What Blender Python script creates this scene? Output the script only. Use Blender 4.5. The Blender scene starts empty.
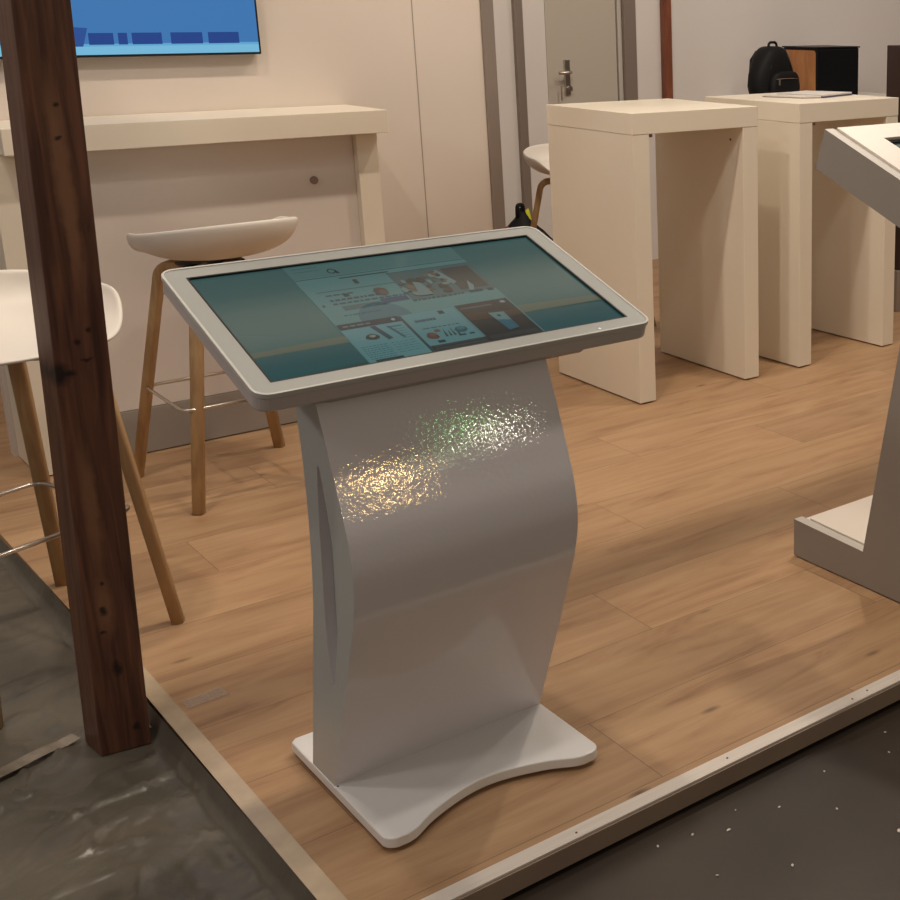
import bpy, bmesh, math, random
from mathutils import Vector, Matrix, noise
random.seed(7)
S = bpy.context.scene
COL = S.collection
PI = math.pi
R = math.radians

# ------------------------------------------------------------------ camera
cam = bpy.data.cameras.new('camera')
camo = bpy.data.objects.new('camera', cam); COL.objects.link(camo)
cam.sensor_width = 36.0
cam.lens = 36.0 * 1287.82 / 900.0
cam.shift_x = -(801.72 - 450) / 900.0
cam.shift_y = (355.72 - 450) / 900.0
cam.clip_start = .05; cam.clip_end = 200
rx = Vector((0.73905064, -0.67364247, 0.00315855)); uy = Vector((0.17237454, 0.19363993, 0.96581085)); fw = Vector((0.65122283, 0.71323867, -0.25922852))
M = Matrix((rx, uy, -fw)).transposed().to_4x4()
M.translation = Vector((-0.66299156, -1.7834702, 1.46255467))
camo.matrix_world = M
S.camera = camo

# ------------------------------------------------------------------ world (dim exhibition hall)
W = bpy.data.worlds.new('hall'); S.world = W; W.use_nodes = True
nt = W.node_tree; nt.nodes.clear()
def N(nt, t, **k):
    n = nt.nodes.new(t)
    for a, b in k.items(): setattr(n, a, b)
    return n
tc = N(nt, 'ShaderNodeTexCoord'); sp = N(nt, 'ShaderNodeSeparateXYZ'); rp = N(nt, 'ShaderNodeValToRGB')
bg = N(nt, 'ShaderNodeBackground'); wo = N(nt, 'ShaderNodeOutputWorld')
nt.links.new(tc.outputs['Generated'], sp.inputs[0]); nt.links.new(sp.outputs['Z'], rp.inputs[0])
nt.links.new(rp.outputs[0], bg.inputs[0]); nt.links.new(bg.outputs[0], wo.inputs[0])
e = rp.color_ramp.elements
e[0].position = 0.0; e[0].color = (.20, .15, .12, 1)
e[1].position = 1.0; e[1].color = (.22, .18, .15, 1)
for p_, c_ in ((.10, (.34, .27, .22, 1)), (.45, (.42, .35, .30, 1)), (.70, (.36, .30, .26, 1)), (.76, (.14, .12, .11, 1))):
    x = e.new(p_); x.color = c_
bg.inputs[1].default_value = .88

# ------------------------------------------------------------------ lights
def point(x, y, z, en, col, rad=.06, spot=None, tgt=None):
    l = bpy.data.lights.new('lamp_light', 'SPOT' if spot else 'POINT')
    l.energy = en; l.color = col; l.shadow_soft_size = rad
    o = bpy.data.objects.new('lamp_light', l); COL.objects.link(o); o.location = (x, y, z)
    if spot:
        l.spot_size = R(spot); l.spot_blend = .6
        d = Vector(tgt) - Vector((x, y, z)); o.rotation_euler = d.to_track_quat('-Z', 'Y').to_euler()
    return o
WARM = (1.0, .85, .68); NEUT = (1.0, .90, .79)
for x, en in ((-.4, 130), (1.25, 160), (3.0, 190)):
    point(x, 1.38, 4.0, en, WARM, .07)
for x, en in ((-1.2, 80), (1.0, 70), (3.2, 80)):
    point(x, .1, 4.0, en, NEUT, .12)
point(4.6, 2.3, 4.0, 90, NEUT, .25)
point(-3.4, .4, 3.2, 110, (1, .93, .86), .3)  # side light added to brighten the left-facing sides
# lamps of the neighbouring stand behind the visitor
point(2.07, -4.09, 2.08, 30, (1, .66, .26), .08)
point(2.68, -3.88, 2.27, 15, (1, .92, .78), .06)
point(2.58, -3.93, 2.46, 5, (.30, 1, .25), .06)
point(2.40, -4.0, 2.20, 2.2, (.6, 1, .45), .06)

S.view_settings.view_transform = 'Standard'; S.view_settings.look = 'None'
S.view_settings.gamma = 1; S.view_settings.use_curve_mapping = False
S.view_settings.exposure = -.40

# ------------------------------------------------------------------ materials
def mat(name, col, rough=.5, metal=0, bump=0, bscale=60, var=0, vscale=6, coat=0, emis=None, est=1, spec=.5, ccoat=.1, stretch=None):
    m = bpy.data.materials.new(name); m.use_nodes = True
    t = m.node_tree; b = t.nodes['Principled BSDF']
    b.inputs['Base Color'].default_value = (*col, 1); b.inputs['Roughness'].default_value = rough
    b.inputs['Metallic'].default_value = metal; b.inputs['Specular IOR Level'].default_value = spec
    b.inputs['Coat Weight'].default_value = coat; b.inputs['Coat Roughness'].default_value = ccoat
    if emis: b.inputs['Emission Color'].default_value = (*emis, 1); b.inputs['Emission Strength'].default_value = est
    co = N(t, 'ShaderNodeTexCoord'); src = co.outputs['Object']
    if stretch:
        mp = N(t, 'ShaderNodeMapping'); mp.inputs['Scale'].default_value = stretch
        t.links.new(src, mp.inputs[0]); src = mp.outputs[0]
    if bump:
        n = N(t, 'ShaderNodeTexNoise'); n.inputs['Scale'].default_value = bscale; n.inputs['Detail'].default_value = 3
        bp = N(t, 'ShaderNodeBump'); bp.inputs['Strength'].default_value = bump; bp.inputs['Distance'].default_value = .002
        t.links.new(src, n.inputs[0]); t.links.new(n.outputs[0], bp.inputs['Height']); t.links.new(bp.outputs[0], b.inputs['Normal'])
        if coat: t.links.new(bp.outputs[0], b.inputs['Coat Normal'])
    if var:
        n = N(t, 'ShaderNodeTexNoise'); n.inputs['Scale'].default_value = vscale; n.inputs['Detail'].default_value = 4
        r = N(t, 'ShaderNodeValToRGB'); r.color_ramp.elements[0].position = .3; r.color_ramp.elements[1].position = .7
        r.color_ramp.elements[0].color = (*[max(0, c * (1 - var)) for c in col], 1)
        r.color_ramp.elements[1].color = (*[min(1, c * (1 + var)) for c in col], 1)
        t.links.new(src, n.inputs[0]); t.links.new(n.outputs[0], r.inputs[0]); t.links.new(r.outputs[0], b.inputs['Base Color'])
    return m

def wood_mat(name, dark, light, stretch, scale=6, rough=.5, knots=0, knotcol=(.02, .01, .006)):
    m = bpy.data.materials.new(name); m.use_nodes = True
    t = m.node_tree; b = t.nodes['Principled BSDF']; b.inputs['Roughness'].default_value = rough
    co = N(t, 'ShaderNodeTexCoord'); mp = N(t, 'ShaderNodeMapping'); mp.inputs['Scale'].default_value = stretch
    n = N(t, 'ShaderNodeTexNoise'); n.inputs['Scale'].default_value = scale; n.inputs['Detail'].default_value = 6; n.inputs['Distortion'].default_value = .8
    r = N(t, 'ShaderNodeValToRGB'); r.color_ramp.elements[0].position = .3; r.color_ramp.elements[1].position = .72
    r.color_ramp.elements[0].color = (*dark, 1); r.color_ramp.elements[1].color = (*light, 1)
    t.links.new(co.outputs['Object'], mp.inputs[0]); t.links.new(mp.outputs[0], n.inputs[0]); t.links.new(n.outputs[0], r.inputs[0])
    out = r.outputs[0]
    if knots:
        mk = N(t, 'ShaderNodeMapping'); mk.inputs['Scale'].default_value = (9, 9, 4.2)
        v = N(t, 'ShaderNodeTexVoronoi'); v.inputs['Scale'].default_value = knots
        kr = N(t, 'ShaderNodeValToRGB'); kr.color_ramp.elements[0].position = .10; kr.color_ramp.elements[1].position = .24
        kr.color_ramp.elements[0].color = (1, 1, 1, 1); kr.color_ramp.elements[1].color = (0, 0, 0, 1)
        mx = N(t, 'ShaderNodeMix', data_type='RGBA'); mx.inputs['B'].default_value = (*knotcol, 1)
        t.links.new(co.outputs['Object'], mk.inputs[0]); t.links.new(mk.outputs[0], v.inputs[0]); t.links.new(v.outputs['Distance'], kr.inputs[0])
        t.links.new(kr.outputs[0], mx.inputs['Factor']); t.links.new(out, mx.inputs['A']); out = mx.outputs['Result']
    t.links.new(out, b.inputs['Base Color'])
    bp = N(t, 'ShaderNodeBump'); bp.inputs['Strength'].default_value = .15; bp.inputs['Distance'].default_value = .003
    t.links.new(n.outputs[0], bp.inputs['Height']); t.links.new(bp.outputs[0], b.inputs['Normal'])
    return m

def floor_mat():
    m = bpy.data.materials.new('oak_laminate'); m.use_nodes = True
    t = m.node_tree; b = t.nodes['Principled BSDF']; L = t.links.new
    b.inputs['Roughness'].default_value = .42; b.inputs['Specular IOR Level'].default_value = .35
    co = N(t, 'ShaderNodeTexCoord'); s = N(t, 'ShaderNodeSeparateXYZ'); L(co.outputs['Object'], s.inputs[0])
    def mth(op, a, b_=None, c=None):
        n = N(t, 'ShaderNodeMath', operation=op)
        for i, v in enumerate((a, b_, c)):
            if v is None: continue
            if isinstance(v, (int, float)): n.inputs[i].default_value = v
            else: L(v, n.inputs[i])
        return n.outputs[0]
    PW, PL = .263, 1.38
    ry = mth('DIVIDE', mth('SUBTRACT', s.outputs['Y'], .054), PW)
    row = mth('FLOOR', ry); fy = mth('FRACT', ry)
    off = mth('MULTIPLY', mth('FRACT', mth('MULTIPLY', row, .371)), PL)
    rxx = mth('DIVIDE', mth('ADD', mth('SUBTRACT', s.outputs['X'], .647), off), PL)
    colu = mth('FLOOR', rxx); fx = mth('FRACT', rxx)
    idn = mth('ADD', mth('MULTIPLY', row, 7.31), mth('MULTIPLY', colu, 3.17))
    # seams
    ey = mth('MULTIPLY', mth('MINIMUM', fy, mth('SUBTRACT', 1, fy)), PW)
    ex = mth('MULTIPLY', mth('MINIMUM', fx, mth('SUBTRACT', 1, fx)), PL)
    seam = mth('LESS_THAN', mth('MINIMUM', ex, ey), .0011)
    cmb = N(t, 'ShaderNodeCombineXYZ'); L(mth('ADD', mth('MULTIPLY', s.outputs['X'], 1.6), mth('MULTIPLY', idn, 5.3)), cmb.inputs[0])
    L(mth('MULTIPLY', s.outputs['Y'], 11), cmb.inputs[1]); L(idn, cmb.inputs[2])
    n1 = N(t, 'ShaderNodeTexNoise'); n1.inputs['Scale'].default_value = 1.25; n1.inputs['Detail'].default_value = 8; n1.inputs['Roughness'].default_value = .62; n1.inputs['Distortion'].default_value = 1.1
    L(cmb.outputs[0], n1.inputs[0])
    r = N(t, 'ShaderNodeValToRGB'); L(n1.outputs[0], r.inputs[0]); el = r.color_ramp.elements
    el[0].position = .28; el[0].color = (.28, .155, .082, 1); el[1].position = .78; el[1].color = (.50, .33, .19, 1)
    x = el.new(.43); x.color = (.40, .24, .132, 1); x = el.new(.55); x.color = (.445, .28, .156, 1)
    # fine fibres
    cm2 = N(t, 'ShaderNodeCombineXYZ'); L(mth('MULTIPLY', s.outputs['X'], 5), cm2.inputs[0]); L(mth('MULTIPLY', s.outputs['Y'], 150), cm2.inputs[1]); L(idn, cm2.inputs[2])
    n2 = N(t, 'ShaderNodeTexNoise'); n2.inputs['Scale'].default_value = 1; n2.inputs['Detail'].default_value = 3; L(cm2.outputs[0], n2.inputs[0])
    f2 = mth('MULTIPLY_ADD', n2.outputs[0], .20, .90)
    wn = N(t, 'ShaderNodeTexWhiteNoise', noise_dimensions='1D'); L(idn, wn.inputs['W'])
    f3 = mth('MULTIPLY_ADD', wn.outputs['Value'], .14, .93)
    fac = mth('MULTIPLY', f2, f3)
    # knots
    cm3 = N(t, 'ShaderNodeCombineXYZ'); L(mth('ADD', mth('MULTIPLY', s.outputs['X'], 2.2), idn), cm3.inputs[0]); L(mth('MULTIPLY', s.outputs['Y'], 6), cm3.inputs[1])
    v = N(t, 'ShaderNodeTexVoronoi'); v.inputs['Scale'].default_value = 1.0; L(cm3.outputs[0], v.inputs[0])
    k1 = mth('SUBTRACT', 1, mth('MULTIPLY', mth('SUBTRACT', 1, mth('MINIMUM', mth('DIVIDE', v.outputs['Distance'], .07), 1)), .75))
    fac = mth('MULTIPLY', fac, k1)
    fac = mth('MULTIPLY', fac, mth('SUBTRACT', 1, mth('MULTIPLY', seam, .42)))
    vm = N(t, 'ShaderNodeVectorMath', operation='SCALE'); L(r.outputs[0], vm.inputs[0]); L(fac, vm.inputs['Scale'])
    L(vm.outputs[0], b.inputs['Base Color'])
    L(mth('MULTIPLY_ADD', n1.outputs[0], .2, .34), b.inputs['Roughness'])
    return m

M_floor = floor_mat()
M_wall = mat('wall_laminate', (.64, .565, .505), .55, bump=.05, bscale=30, var=.02, vscale=2)
M_wall2 = mat('wall_white', (.72, .68, .66), .55, var=.02, vscale=2)
M_table = mat('cream_laminate', (.84, .77, .65), .36, bump=.04, bscale=40, var=.012, vscale=5, stretch=(1, 1, .3))
M_counter = mat('counter_laminate', (.76, .69, .58), .42, bump=.04, bscale=40, var=.012)
M_cpanel = mat('counter_panel', (.66, .60, .56), .42, var=.015)
M_kick = mat('counter_plinth', (.30, .265, .24), .5, var=.02)
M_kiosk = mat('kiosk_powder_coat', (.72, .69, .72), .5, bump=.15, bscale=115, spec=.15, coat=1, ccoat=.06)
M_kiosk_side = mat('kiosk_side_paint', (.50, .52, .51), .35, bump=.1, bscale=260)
M_kbase = mat('kiosk_base_paint', (.78, .78, .78), .3, bump=.12, bscale=200)
M_bezel = mat('bezel_silver', (.31, .325, .315), .36, metal=.0)
M_rim = mat('rim_highlight', (.52, .52, .50), .3)  # edge highlight of the raised rim put in as a lighter tone
M_head = mat('head_grey', (.52, .47, .46), .4)
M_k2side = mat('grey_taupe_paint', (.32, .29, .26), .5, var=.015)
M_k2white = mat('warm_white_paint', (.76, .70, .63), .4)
M_k2edge = mat('panel_edge_paint', (.52, .49, .45), .45)
M_black = mat('black_plastic', (.008, .008, .009), .4, spec=.25)
M_rubber = mat('rubber', (.02, .018, .016), .8)
M_seat = mat('seat_plastic', (.76, .71, .65), .42)
M_oak = wood_mat('oak_leg', (.38, .24, .12), (.56, .38, .20), (6, 6, 1.0), 5, .45)
M_dark_oak = wood_mat('smoked_oak_leg', (.10, .055, .03), (.20, .115, .065), (6, 6, 1.0), 5, .45)
M_post = wood_mat('stained_timber', (.050, .019, .011), (.165, .066, .036), (13, 13, .8), 5, .42)
def add_knots(m, L):
    t = m.node_tree; b = t.nodes['Principled BSDF']; src = b.inputs['Base Color'].links[0].from_socket
    co = N(t, 'ShaderNodeTexCoord'); w = N(t, 'ShaderNodeTexNoise'); w.inputs['Scale'].default_value = 40
    wm = N(t, 'ShaderNodeVectorMath', operation='MULTIPLY_ADD'); wm.inputs[1].default_value = (.012, .012, .02)
    t.links.new(co.outputs['Object'], w.inputs[0]); t.links.new(w.outputs['Color'], wm.inputs[0]); t.links.new(co.outputs['Object'], wm.inputs[2])
    for x, z, r, k, colr in L:
        mp = N(t, 'ShaderNodeMapping'); mp.inputs['Location'].default_value = (-x - .006, 0, -(z + .01) * k); mp.inputs['Scale'].default_value = (1, 0, k)
        ln = N(t, 'ShaderNodeVectorMath', operation='LENGTH'); rr = N(t, 'ShaderNodeMapRange'); rr.inputs['From Min'].default_value = r * .5; rr.inputs['From Max'].default_value = r * 1.5
        rr.inputs['To Min'].default_value = .9; rr.inputs['To Max'].default_value = 0
        mx = N(t, 'ShaderNodeMix', data_type='RGBA'); mx.inputs['B'].default_value = (*colr, 1)
        t.links.new(wm.outputs[0], mp.inputs[0]); t.links.new(mp.outputs[0], ln.inputs[0]); t.links.new(ln.outputs['Value'], rr.inputs['Value'])
        t.links.new(rr.outputs[0], mx.inputs['Factor']); t.links.new(src, mx.inputs['A']); src = mx.outputs['Result']
    t.links.new(src, b.inputs['Base Color'])
KD = (.006, .003, .002); KL = (.21, .10, .05)
add_knots(M_post, [(-.055, 1.19, .013, .10, KL), (-.05, 1.08, .010, .08, KL), (-.088, .50, .012, .10, KL), (-.09, .28, .014, .25, KL),
    (-.108, .775, .017, .9, KD), (-.070, .835, .006, .8, KD), (-.048, .858, .005, .8, KD), (-.092, .775, .012, 2.5, KD), (-.058, .80, .009, 3, KD),
    (-.094, .272, .006, .8, KD), (-.10, .225, .004, 1, KD), (-.09, .33, .003, 1, KD), (-.048, 1.29, .004, 1, KD), (-.052, 1.225, .006, 2, KD), (-.085, .14, .008, .6, KD), (-.065, -.0, .006, .6, KD)])
M_steel = mat('satin_steel', (.62, .58, .53), .28, metal=1)
M_profile = mat('aluminium_profile', (.30, .25, .22), .4, metal=.4)
M_trim = mat('trim_strip', (.70, .64, .58), .42, bump=.1, bscale=30, var=.06, vscale=9, stretch=(.6, 20, 1))
M_fascia = mat('platform_fascia', (.30, .22, .17), .5, var=.08, vscale=6)
M_ground = mat('hall_floor', (.030, .021, .015), .38, bump=.25, bscale=25, var=.35, vscale=2.5)
M_foil = mat('dust_sheet', (.105, .094, .074), .30, bump=.8, bscale=34, var=.22, vscale=4, spec=.6)
M_tape = mat('clear_tape', (.52, .41, .28), .22, bump=.3, bscale=18, spec=.8, var=.12, vscale=12)
M_tape2 = mat('dusty_tape', (.21, .18, .145), .18, bump=.6, bscale=22, spec=.8, var=.35, vscale=16)
M_speck = mat('debris', (.6, .57, .52), .7)
M_door = mat('door_paint', (.50, .46, .40), .5)
M_redwood = wood_mat('red_brown_post', (.14, .04, .02), (.26, .085, .04), (10, 10, 1), 5, .5)
M_dkpanel = mat('dark_brown_panel', (.035, .018, .014), .5)
M_grey = mat('grey_plinth', (.30, .25, .21), .5, var=.05)
M_bag = mat('black_quilted_fabric', (.009, .009, .010), .6, spec=.2, bump=.5, bscale=70)
M_wbox = wood_mat('orange_plywood', (.34, .13, .04), (.50, .22, .075), (4, 4, 1), 4, .4)
M_paper = mat('paper', (.72, .69, .66), .5)
M_navy = mat('navy_cover', (.06, .055, .12), .3)
M_red = mat('red_fabric', (.30, .03, .02), .6)
M_yellow = mat('neon_yellow', (.65, .65, .02), .5)
M_screw = mat('brown_cap', (.12, .05, .025), .5)
M_rust = mat('rust', (.16, .06, .02), .8)
M_btn = mat('grey_cap', (.26, .18, .15), .4)

def emit_vcol(name, rough=.07, est=1.0, base=.015):
    m = bpy.data.materials.new(name); m.use_nodes = True; t = m.node_tree; b = t.nodes['Principled BSDF']
    a = N(t, 'ShaderNodeAttribute', attribute_name='Content')
    b.inputs['Base Color'].default_value = (base, base * 1.1, base * 1.1, 1); b.inputs['Roughness'].default_value = rough
    b.inputs['Specular IOR Level'].default_value = .15
    t.links.new(a.outputs['Color'], b.inputs['Emission Color']); b.inputs['Emission Strength'].default_value = est
    return m
M_screen = emit_vcol('glossy_screen', .10, .95)
M_tv = emit_vcol('television_screen', .25, 1.0)

# ------------------------------------------------------------------ helpers
def children(o): return [c for c in bpy.data.objects if c.parent == o]
def thing(name, label, cat, loc=(0, 0, 0), rz=0, group=None):
    o = bpy.data.objects.new(name, None); COL.objects.link(o); o.location = loc; o.rotation_euler = (0, 0, rz)
    o.empty_display_size = .1; tag(o, label, cat, group); return o
def tag(o, label, cat, group=None):
    o['label'] = label; o['category'] = cat
    if group: o['group'] = group
    return o
def obj(name, bm, m, parent=None, bevel=0, smooth=False, seg=2, world=False, label=None, subsurf=0, solid=0):
    """link bm as one mesh; world=True -> coordinates are world ones, moved into the parent's frame"""
    bmesh.ops.recalc_face_normals(bm, faces=bm.faces)
    if world and parent is not None:
        bm.transform((Matrix.Translation(parent.location) @ Matrix.Rotation(parent.rotation_euler.z, 4, 'Z')).inverted())
    me = bpy.data.meshes.new(name); bm.to_mesh(me); bm.free()
    for x in (m if isinstance(m, (list, tuple)) else [m]): me.materials.append(x)
    o = bpy.data.objects.new(name, me); COL.objects.link(o)
    if parent is not None: o.parent = parent
    if smooth: me.shade_smooth()
    if solid:
        md = o.modifiers.new('solid', 'SOLIDIFY'); md.thickness = solid; md.offset = 0
    if bevel:
        md = o.modifiers.new('bevel', 'BEVEL'); md.width = bevel; md.segments = seg; md.limit_method = 'ANGLE'; md.angle_limit = R(35)
    if subsurf:
        md = o.modifiers.new('sub', 'SUBSURF'); md.levels = md.render_levels = subsurf
    if label: o['label'] = label
    return o
def struct(name, bm, m, **k):
    o = obj(name, bm, m, **k); o['kind'] = 'structure'; return o
def box(a, b, bm=None, mi=0):
    bm = bm or bmesh.new()
    v = [bm.verts.new((x, y, z)) for z in (a[2], b[2]) for y in (a[1], b[1]) for x in (a[0], b[0])]
    for f in ((0, 1, 3, 2), (4, 6, 7, 5), (0, 4, 5, 1), (2, 3, 7, 6), (0, 2, 6, 4), (1, 5, 7, 3)):
        bm.faces.new([v[i] for i in f]).material_index = mi
    return bm
def prism(poly, axis, lo, hi, bm=None):
    """extrude a 2-D outline along an axis; poly in the two other axes in order"""
    bm = bm or bmesh.new()
    def P(p, t):
        return {0: (t, p[0], p[1]), 1: (p[0], t, p[1]), 2: (p[0], p[1], t)}[axis]
    A = [bm.verts.new(P(p, lo)) for p in poly]; B = [bm.verts.new(P(p, hi)) for p in poly]
    bm.faces.new(A); bm.faces.new(B[::-1]); n = len(poly)
    for i in range(n): bm.faces.new((A[i], B[i], B[(i + 1) % n], A[(i + 1) % n]))
    return bm
def sweep(pts, w, d, n=12, up=Vector((0, 0, 1)), bm=None, power=.6):
    """superelliptic rod through pts; w,d = full widths (lists or numbers)"""
    bm = bm or bmesh.new(); pts = [Vector(p) for p in pts]; k = len(pts)
    w = w if isinstance(w, list) else [w] * k; d = d if isinstance(d, list) else [d] * k
    rings = []; prev = None
    for i, p in enumerate(pts):
        t = (pts[min(i + 1, k - 1)] - pts[max(i - 1, 0)]).normalized()
        if prev is None:
            s = t.cross(up)
            if s.length < 1e-3: s = t.cross(Vector((0, 1, 0)))
            s.normalize()
        else:
            s = (prev - t * prev.dot(t)).normalized()
        prev = s; q = t.cross(s)
        ring = []
        for j in range(n):
            a = 2 * PI * j / n + PI / n; c, sn = math.cos(a), math.sin(a)
            ring.append(bm.verts.new(p + s * (math.copysign(abs(c) ** power, c) * w[i] / 2) + q * (math.copysign(abs(sn) ** power, sn) * d[i] / 2)))
        rings.append(ring)
    for a, b in zip(rings, rings[1:]):
        for j in range(n): bm.faces.new((a[j], a[(j + 1) % n], b[(j + 1) % n], b[j]))
    bm.faces.new(rings[0][::-1]); bm.faces.new(rings[-1]); return bm
def rod(pts, r, n=10, bm=None): return sweep(pts, 2 * r, 2 * r, n, bm=bm, power=1)
def arc_round(pts, r=.03, seg=5):
    """round the inner corners of a polyline"""
    out = [Vector(pts[0])]
    for a, b, c in zip(pts, pts[1:], pts[2:]):
        a, b, c = Vector(a), Vector(b), Vector(c); u = (a - b).normalized(); v = (c - b).normalized()
        rr = min(r, (a - b).length * .45, (c - b).length * .45); p, q = b + u * rr, b + v * rr
        for i in range(seg + 1):
            t = i / seg; out.append(p * (1 - t) ** 2 + b * 2 * t * (1 - t) + q * t * t)
    out.append(Vector(pts[-1])); return out
def rrect(x0, y0, x1, y1, r, seg=6):
    out = []
    for cx, cy, a0 in ((x1 - r, y0 + r, -90), (x1 - r, y1 - r, 0), (x0 + r, y1 - r, 90), (x0 + r, y0 + r, 180)):
        for i in range(seg + 1):
            a = R(a0 + 90 * i / seg); out.append((cx + r * math.cos(a), cy + r * math.sin(a)))
    return out
def catmull(P, seg=6):
    out = []
    for i in range(len(P) - 1):
        p0, p1, p2, p3 = P[max(i - 1, 0)], P[i], P[i + 1], P[min(i + 2, len(P) - 1)]
        for j in range(seg):
            t = j / seg
            out.append(tuple(.5 * ((2 * b) + (-a + c) * t + (2 * a - 5 * b + 4 * c - d) * t * t + (-a + 3 * b - 3 * c + d) * t ** 3) for a, b, c, d in zip(p0, p1, p2, p3)))
    out.append(tuple(P[-1])); return out
def disc_cyl(c, r, h, axis=2, n=20, bm=None):
    poly = [(c[(axis + 1) % 3] if False else 0, 0)] * 0
    o2 = [i for i in range(3) if i != axis]
    poly = [(c[o2[0]] + r * math.cos(2 * PI * i / n), c[o2[1]] + r * math.sin(2 * PI * i / n)) for i in range(n)]
    return prism(poly, axis, c[axis], c[axis] + h, bm)

# ------------------------------------------------------------------ the setting
ROT_L = [(0, 0), (6.6, 0), (6.6, 6.0), (-.115, 6.0), (-.043, 2.31), (-.012, 1.2)]
struct('floor', prism(ROT_L, 2, -.046, 0), M_floor)
bm = bmesh.new(); g = 1
vs = [bm.verts.new(v) for v in ((-5, -7, -.052), (10, -7, -.052), (10, 9, -.052), (-5, 9, -.052))]; bm.faces.new(vs)
o = struct('ground', bm, M_ground)
struct('trim_1', box((0, -.002, -.003), (6.6, .033, .0025)), M_trim, bevel=.001)
struct('trim_2', box((.002, -.0055, -.044), (6.6, 0, -.0031)), M_fascia, bevel=.0008)
# screws in the edge strip
for i, x in enumerate((.42, .78, 1.13, 1.18, 1.62)):
    o = tag(obj('screw', disc_cyl((x, .012 + .004 * (i % 2), .0024), .0022, .001), M_screw), ('leftmost', 'second from left', 'third from left', 'fourth from left', 'rightmost')[i] + ' of five tiny screw heads in the pale platform edge strip', 'screw', 'screws in the platform edge strip')

# partition wall behind the counter, with metal end profiles
WY = 3.036
struct('wall_back', box((.145, WY, -.05), (1.985, WY + .05, 2.85)), M_wall)
struct('trim_3', box((1.692, WY - .0015, 0), (1.695, WY + .01, 2.85)), M_kick)
struct('trim_4', box((1.9855, WY - .012, -.05), (2.040, WY + .06, 3.60)), M_profile, bevel=.004)
struct('reflection_beam', box((.13, WY - .02, 3.60), (5.2, WY + .14, 3.95)), M_k2white)  # unseen hung beam, added for the pale band it reflects in the screen
# far wall with the door
struct('wall_left', box((-4.0, 4.9, -.05), (1.3, 4.95, 3.0)), M_wall)
FY = 4.5
struct('wall_far', box((1.6, FY, -.05), (3.175, FY + .05, 3.0)), M_wall2)
struct('trim_6', box((2.975, FY - .03, -.05), (3.025, FY, 3.0)), M_profile, bevel=.004)
struct('trim_7', box((2.81, FY - .012, -.05), (2.825, FY, 3.0)), M_kick)
struct('wall_right', box((3.755, FY, -.05), (6.4, FY + .05, 3.0)), M_wall2)
struct('trim_8', box((3.675, FY - .03, -.05), (3.757, FY + .02, 3.0)), M_profile, bevel=.003)
struct('door_frame_panel' if False else 'wall_over_door', box((3.175, FY, 2.16), (3.675, FY + .05, 3.0)), M_wall2)
d1 = bpy.data.objects.new('door_1', None); COL.objects.link(d1); d1.location = (3.19, FY + .01, 0); d1['kind'] = 'structure'
obj('door_leaf', box((3.18, FY + .004, -.0), (3.64, FY + .044, 2.14)), M_door, d1, bevel=.003, world=True)
obj('door_frame', box((3.647, FY - .004, 0), (3.674, FY + .04, 2.155)), M_k2edge, d1, bevel=.002, world=True)
hx, hz = 3.302, 1.125
pl = obj('handle_plate', box((hx - .018, FY - .006, hz - .125), (hx + .018, FY + .004, hz + .07)), M_steel, d1, bevel=.003, world=True)
h = obj('door_handle', rod(arc_round([(hx, FY, hz), (hx, FY - .055, hz), (hx - .085, FY - .058, hz)], .02), .009), M_steel, d1, smooth=True, world=True)
bm = disc_cyl((hx - .002, FY - .03, hz - .085), .006, .03, 1); box((hx - .012, FY - .034, hz - .1), (hx + .012, FY - .030, hz - .075), bm)
obj('key', bm, M_steel, d1, world=True)
bm = rod([(hx - .012, FY - .034, hz - .075), (hx - .06, FY - .036, hz - .074)], .002); box((hx - .066, FY - .038, hz - .15), (hx - .058, FY - .034, hz - .073), bm)
obj('key_tag', bm, M_btn, d1, world=True)
struct('baseboard_far', box((2.05, FY - .012, 0), (3.17, FY, .06)), M_k2edge)
tag(obj('narrow_wooden_post', box((3.945, FY - .05, 0), (3.995, FY - .003, 3.0)), M_redwood, bevel=.003), 'narrow red-brown wooden post against the white wall right of the door', 'post')

# dark partition with grey plinth at the far right
t = thing('dark_partition', 'dark brown partition on a grey plinth at the right edge, behind the far bar table', 'partition', (4.25, 2.6, 0))
obj('panel', box((3.945, 2.55, .21), (4.75, 2.66, 1.30)), M_dkpanel, t, bevel=.003, world=True)
obj('plinth', box((3.93, 2.545, 0), (4.75, 2.67, .21)), M_grey, t, bevel=.003, world=True)

# crinkled sheet on the ground left of the platform
bm = bmesh.new(); x0, x1, y0, y1, st = -1.6, -.0015, -1.0, 4.2, .0115
nx = int((x1 - x0) / st); ny = int((y1 - y0) / st); grid = []
for j in range(ny + 1):
    row = []
    y = y0 + (y1 - y0) * j / ny
    for i in range(nx + 1):
        x = x0 + (x1 - x0) * i / nx
        xe = x - (.036 * y / 2.31 if y > 0 else 0)
        n1 = 1 - abs(noise.noise(Vector((x * 3.2 + y * 2.5, y * 7 - x * 3, 0.3)))) * 2
        n2 = 1 - abs(noise.noise(Vector((x * 9 - y * 4, y * 6 + x * 7, 5.1)))) * 2
        n3 = noise.noise(Vector((x * 1.4, y * 1.4, 9)))
        near = math.exp(-((x + .09) ** 2 + (y - .9) ** 2) / .16)
        amp = .3 + .9 * near + .35 * max(0, n3)
        hgt = (max(0, n1) ** 9 * .014 + max(0, n2) ** 9 * .010) * amp
        dpost = max(abs(x + .09) - .05, abs(y - 1.0) - .055)
        hgt *= min(1, max(0, dpost / .05))
        if y > -.01:
            q = max(0, 1 - (x1 - x) / (.020 + .012 * noise.noise(Vector((y * 6, 1, 1)))))
            hgt = max(hgt, q ** 1.2 * .0485)
        row.append(bm.verts.new((xe, y, -.0505 + hgt)))
    grid.append(row)
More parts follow.
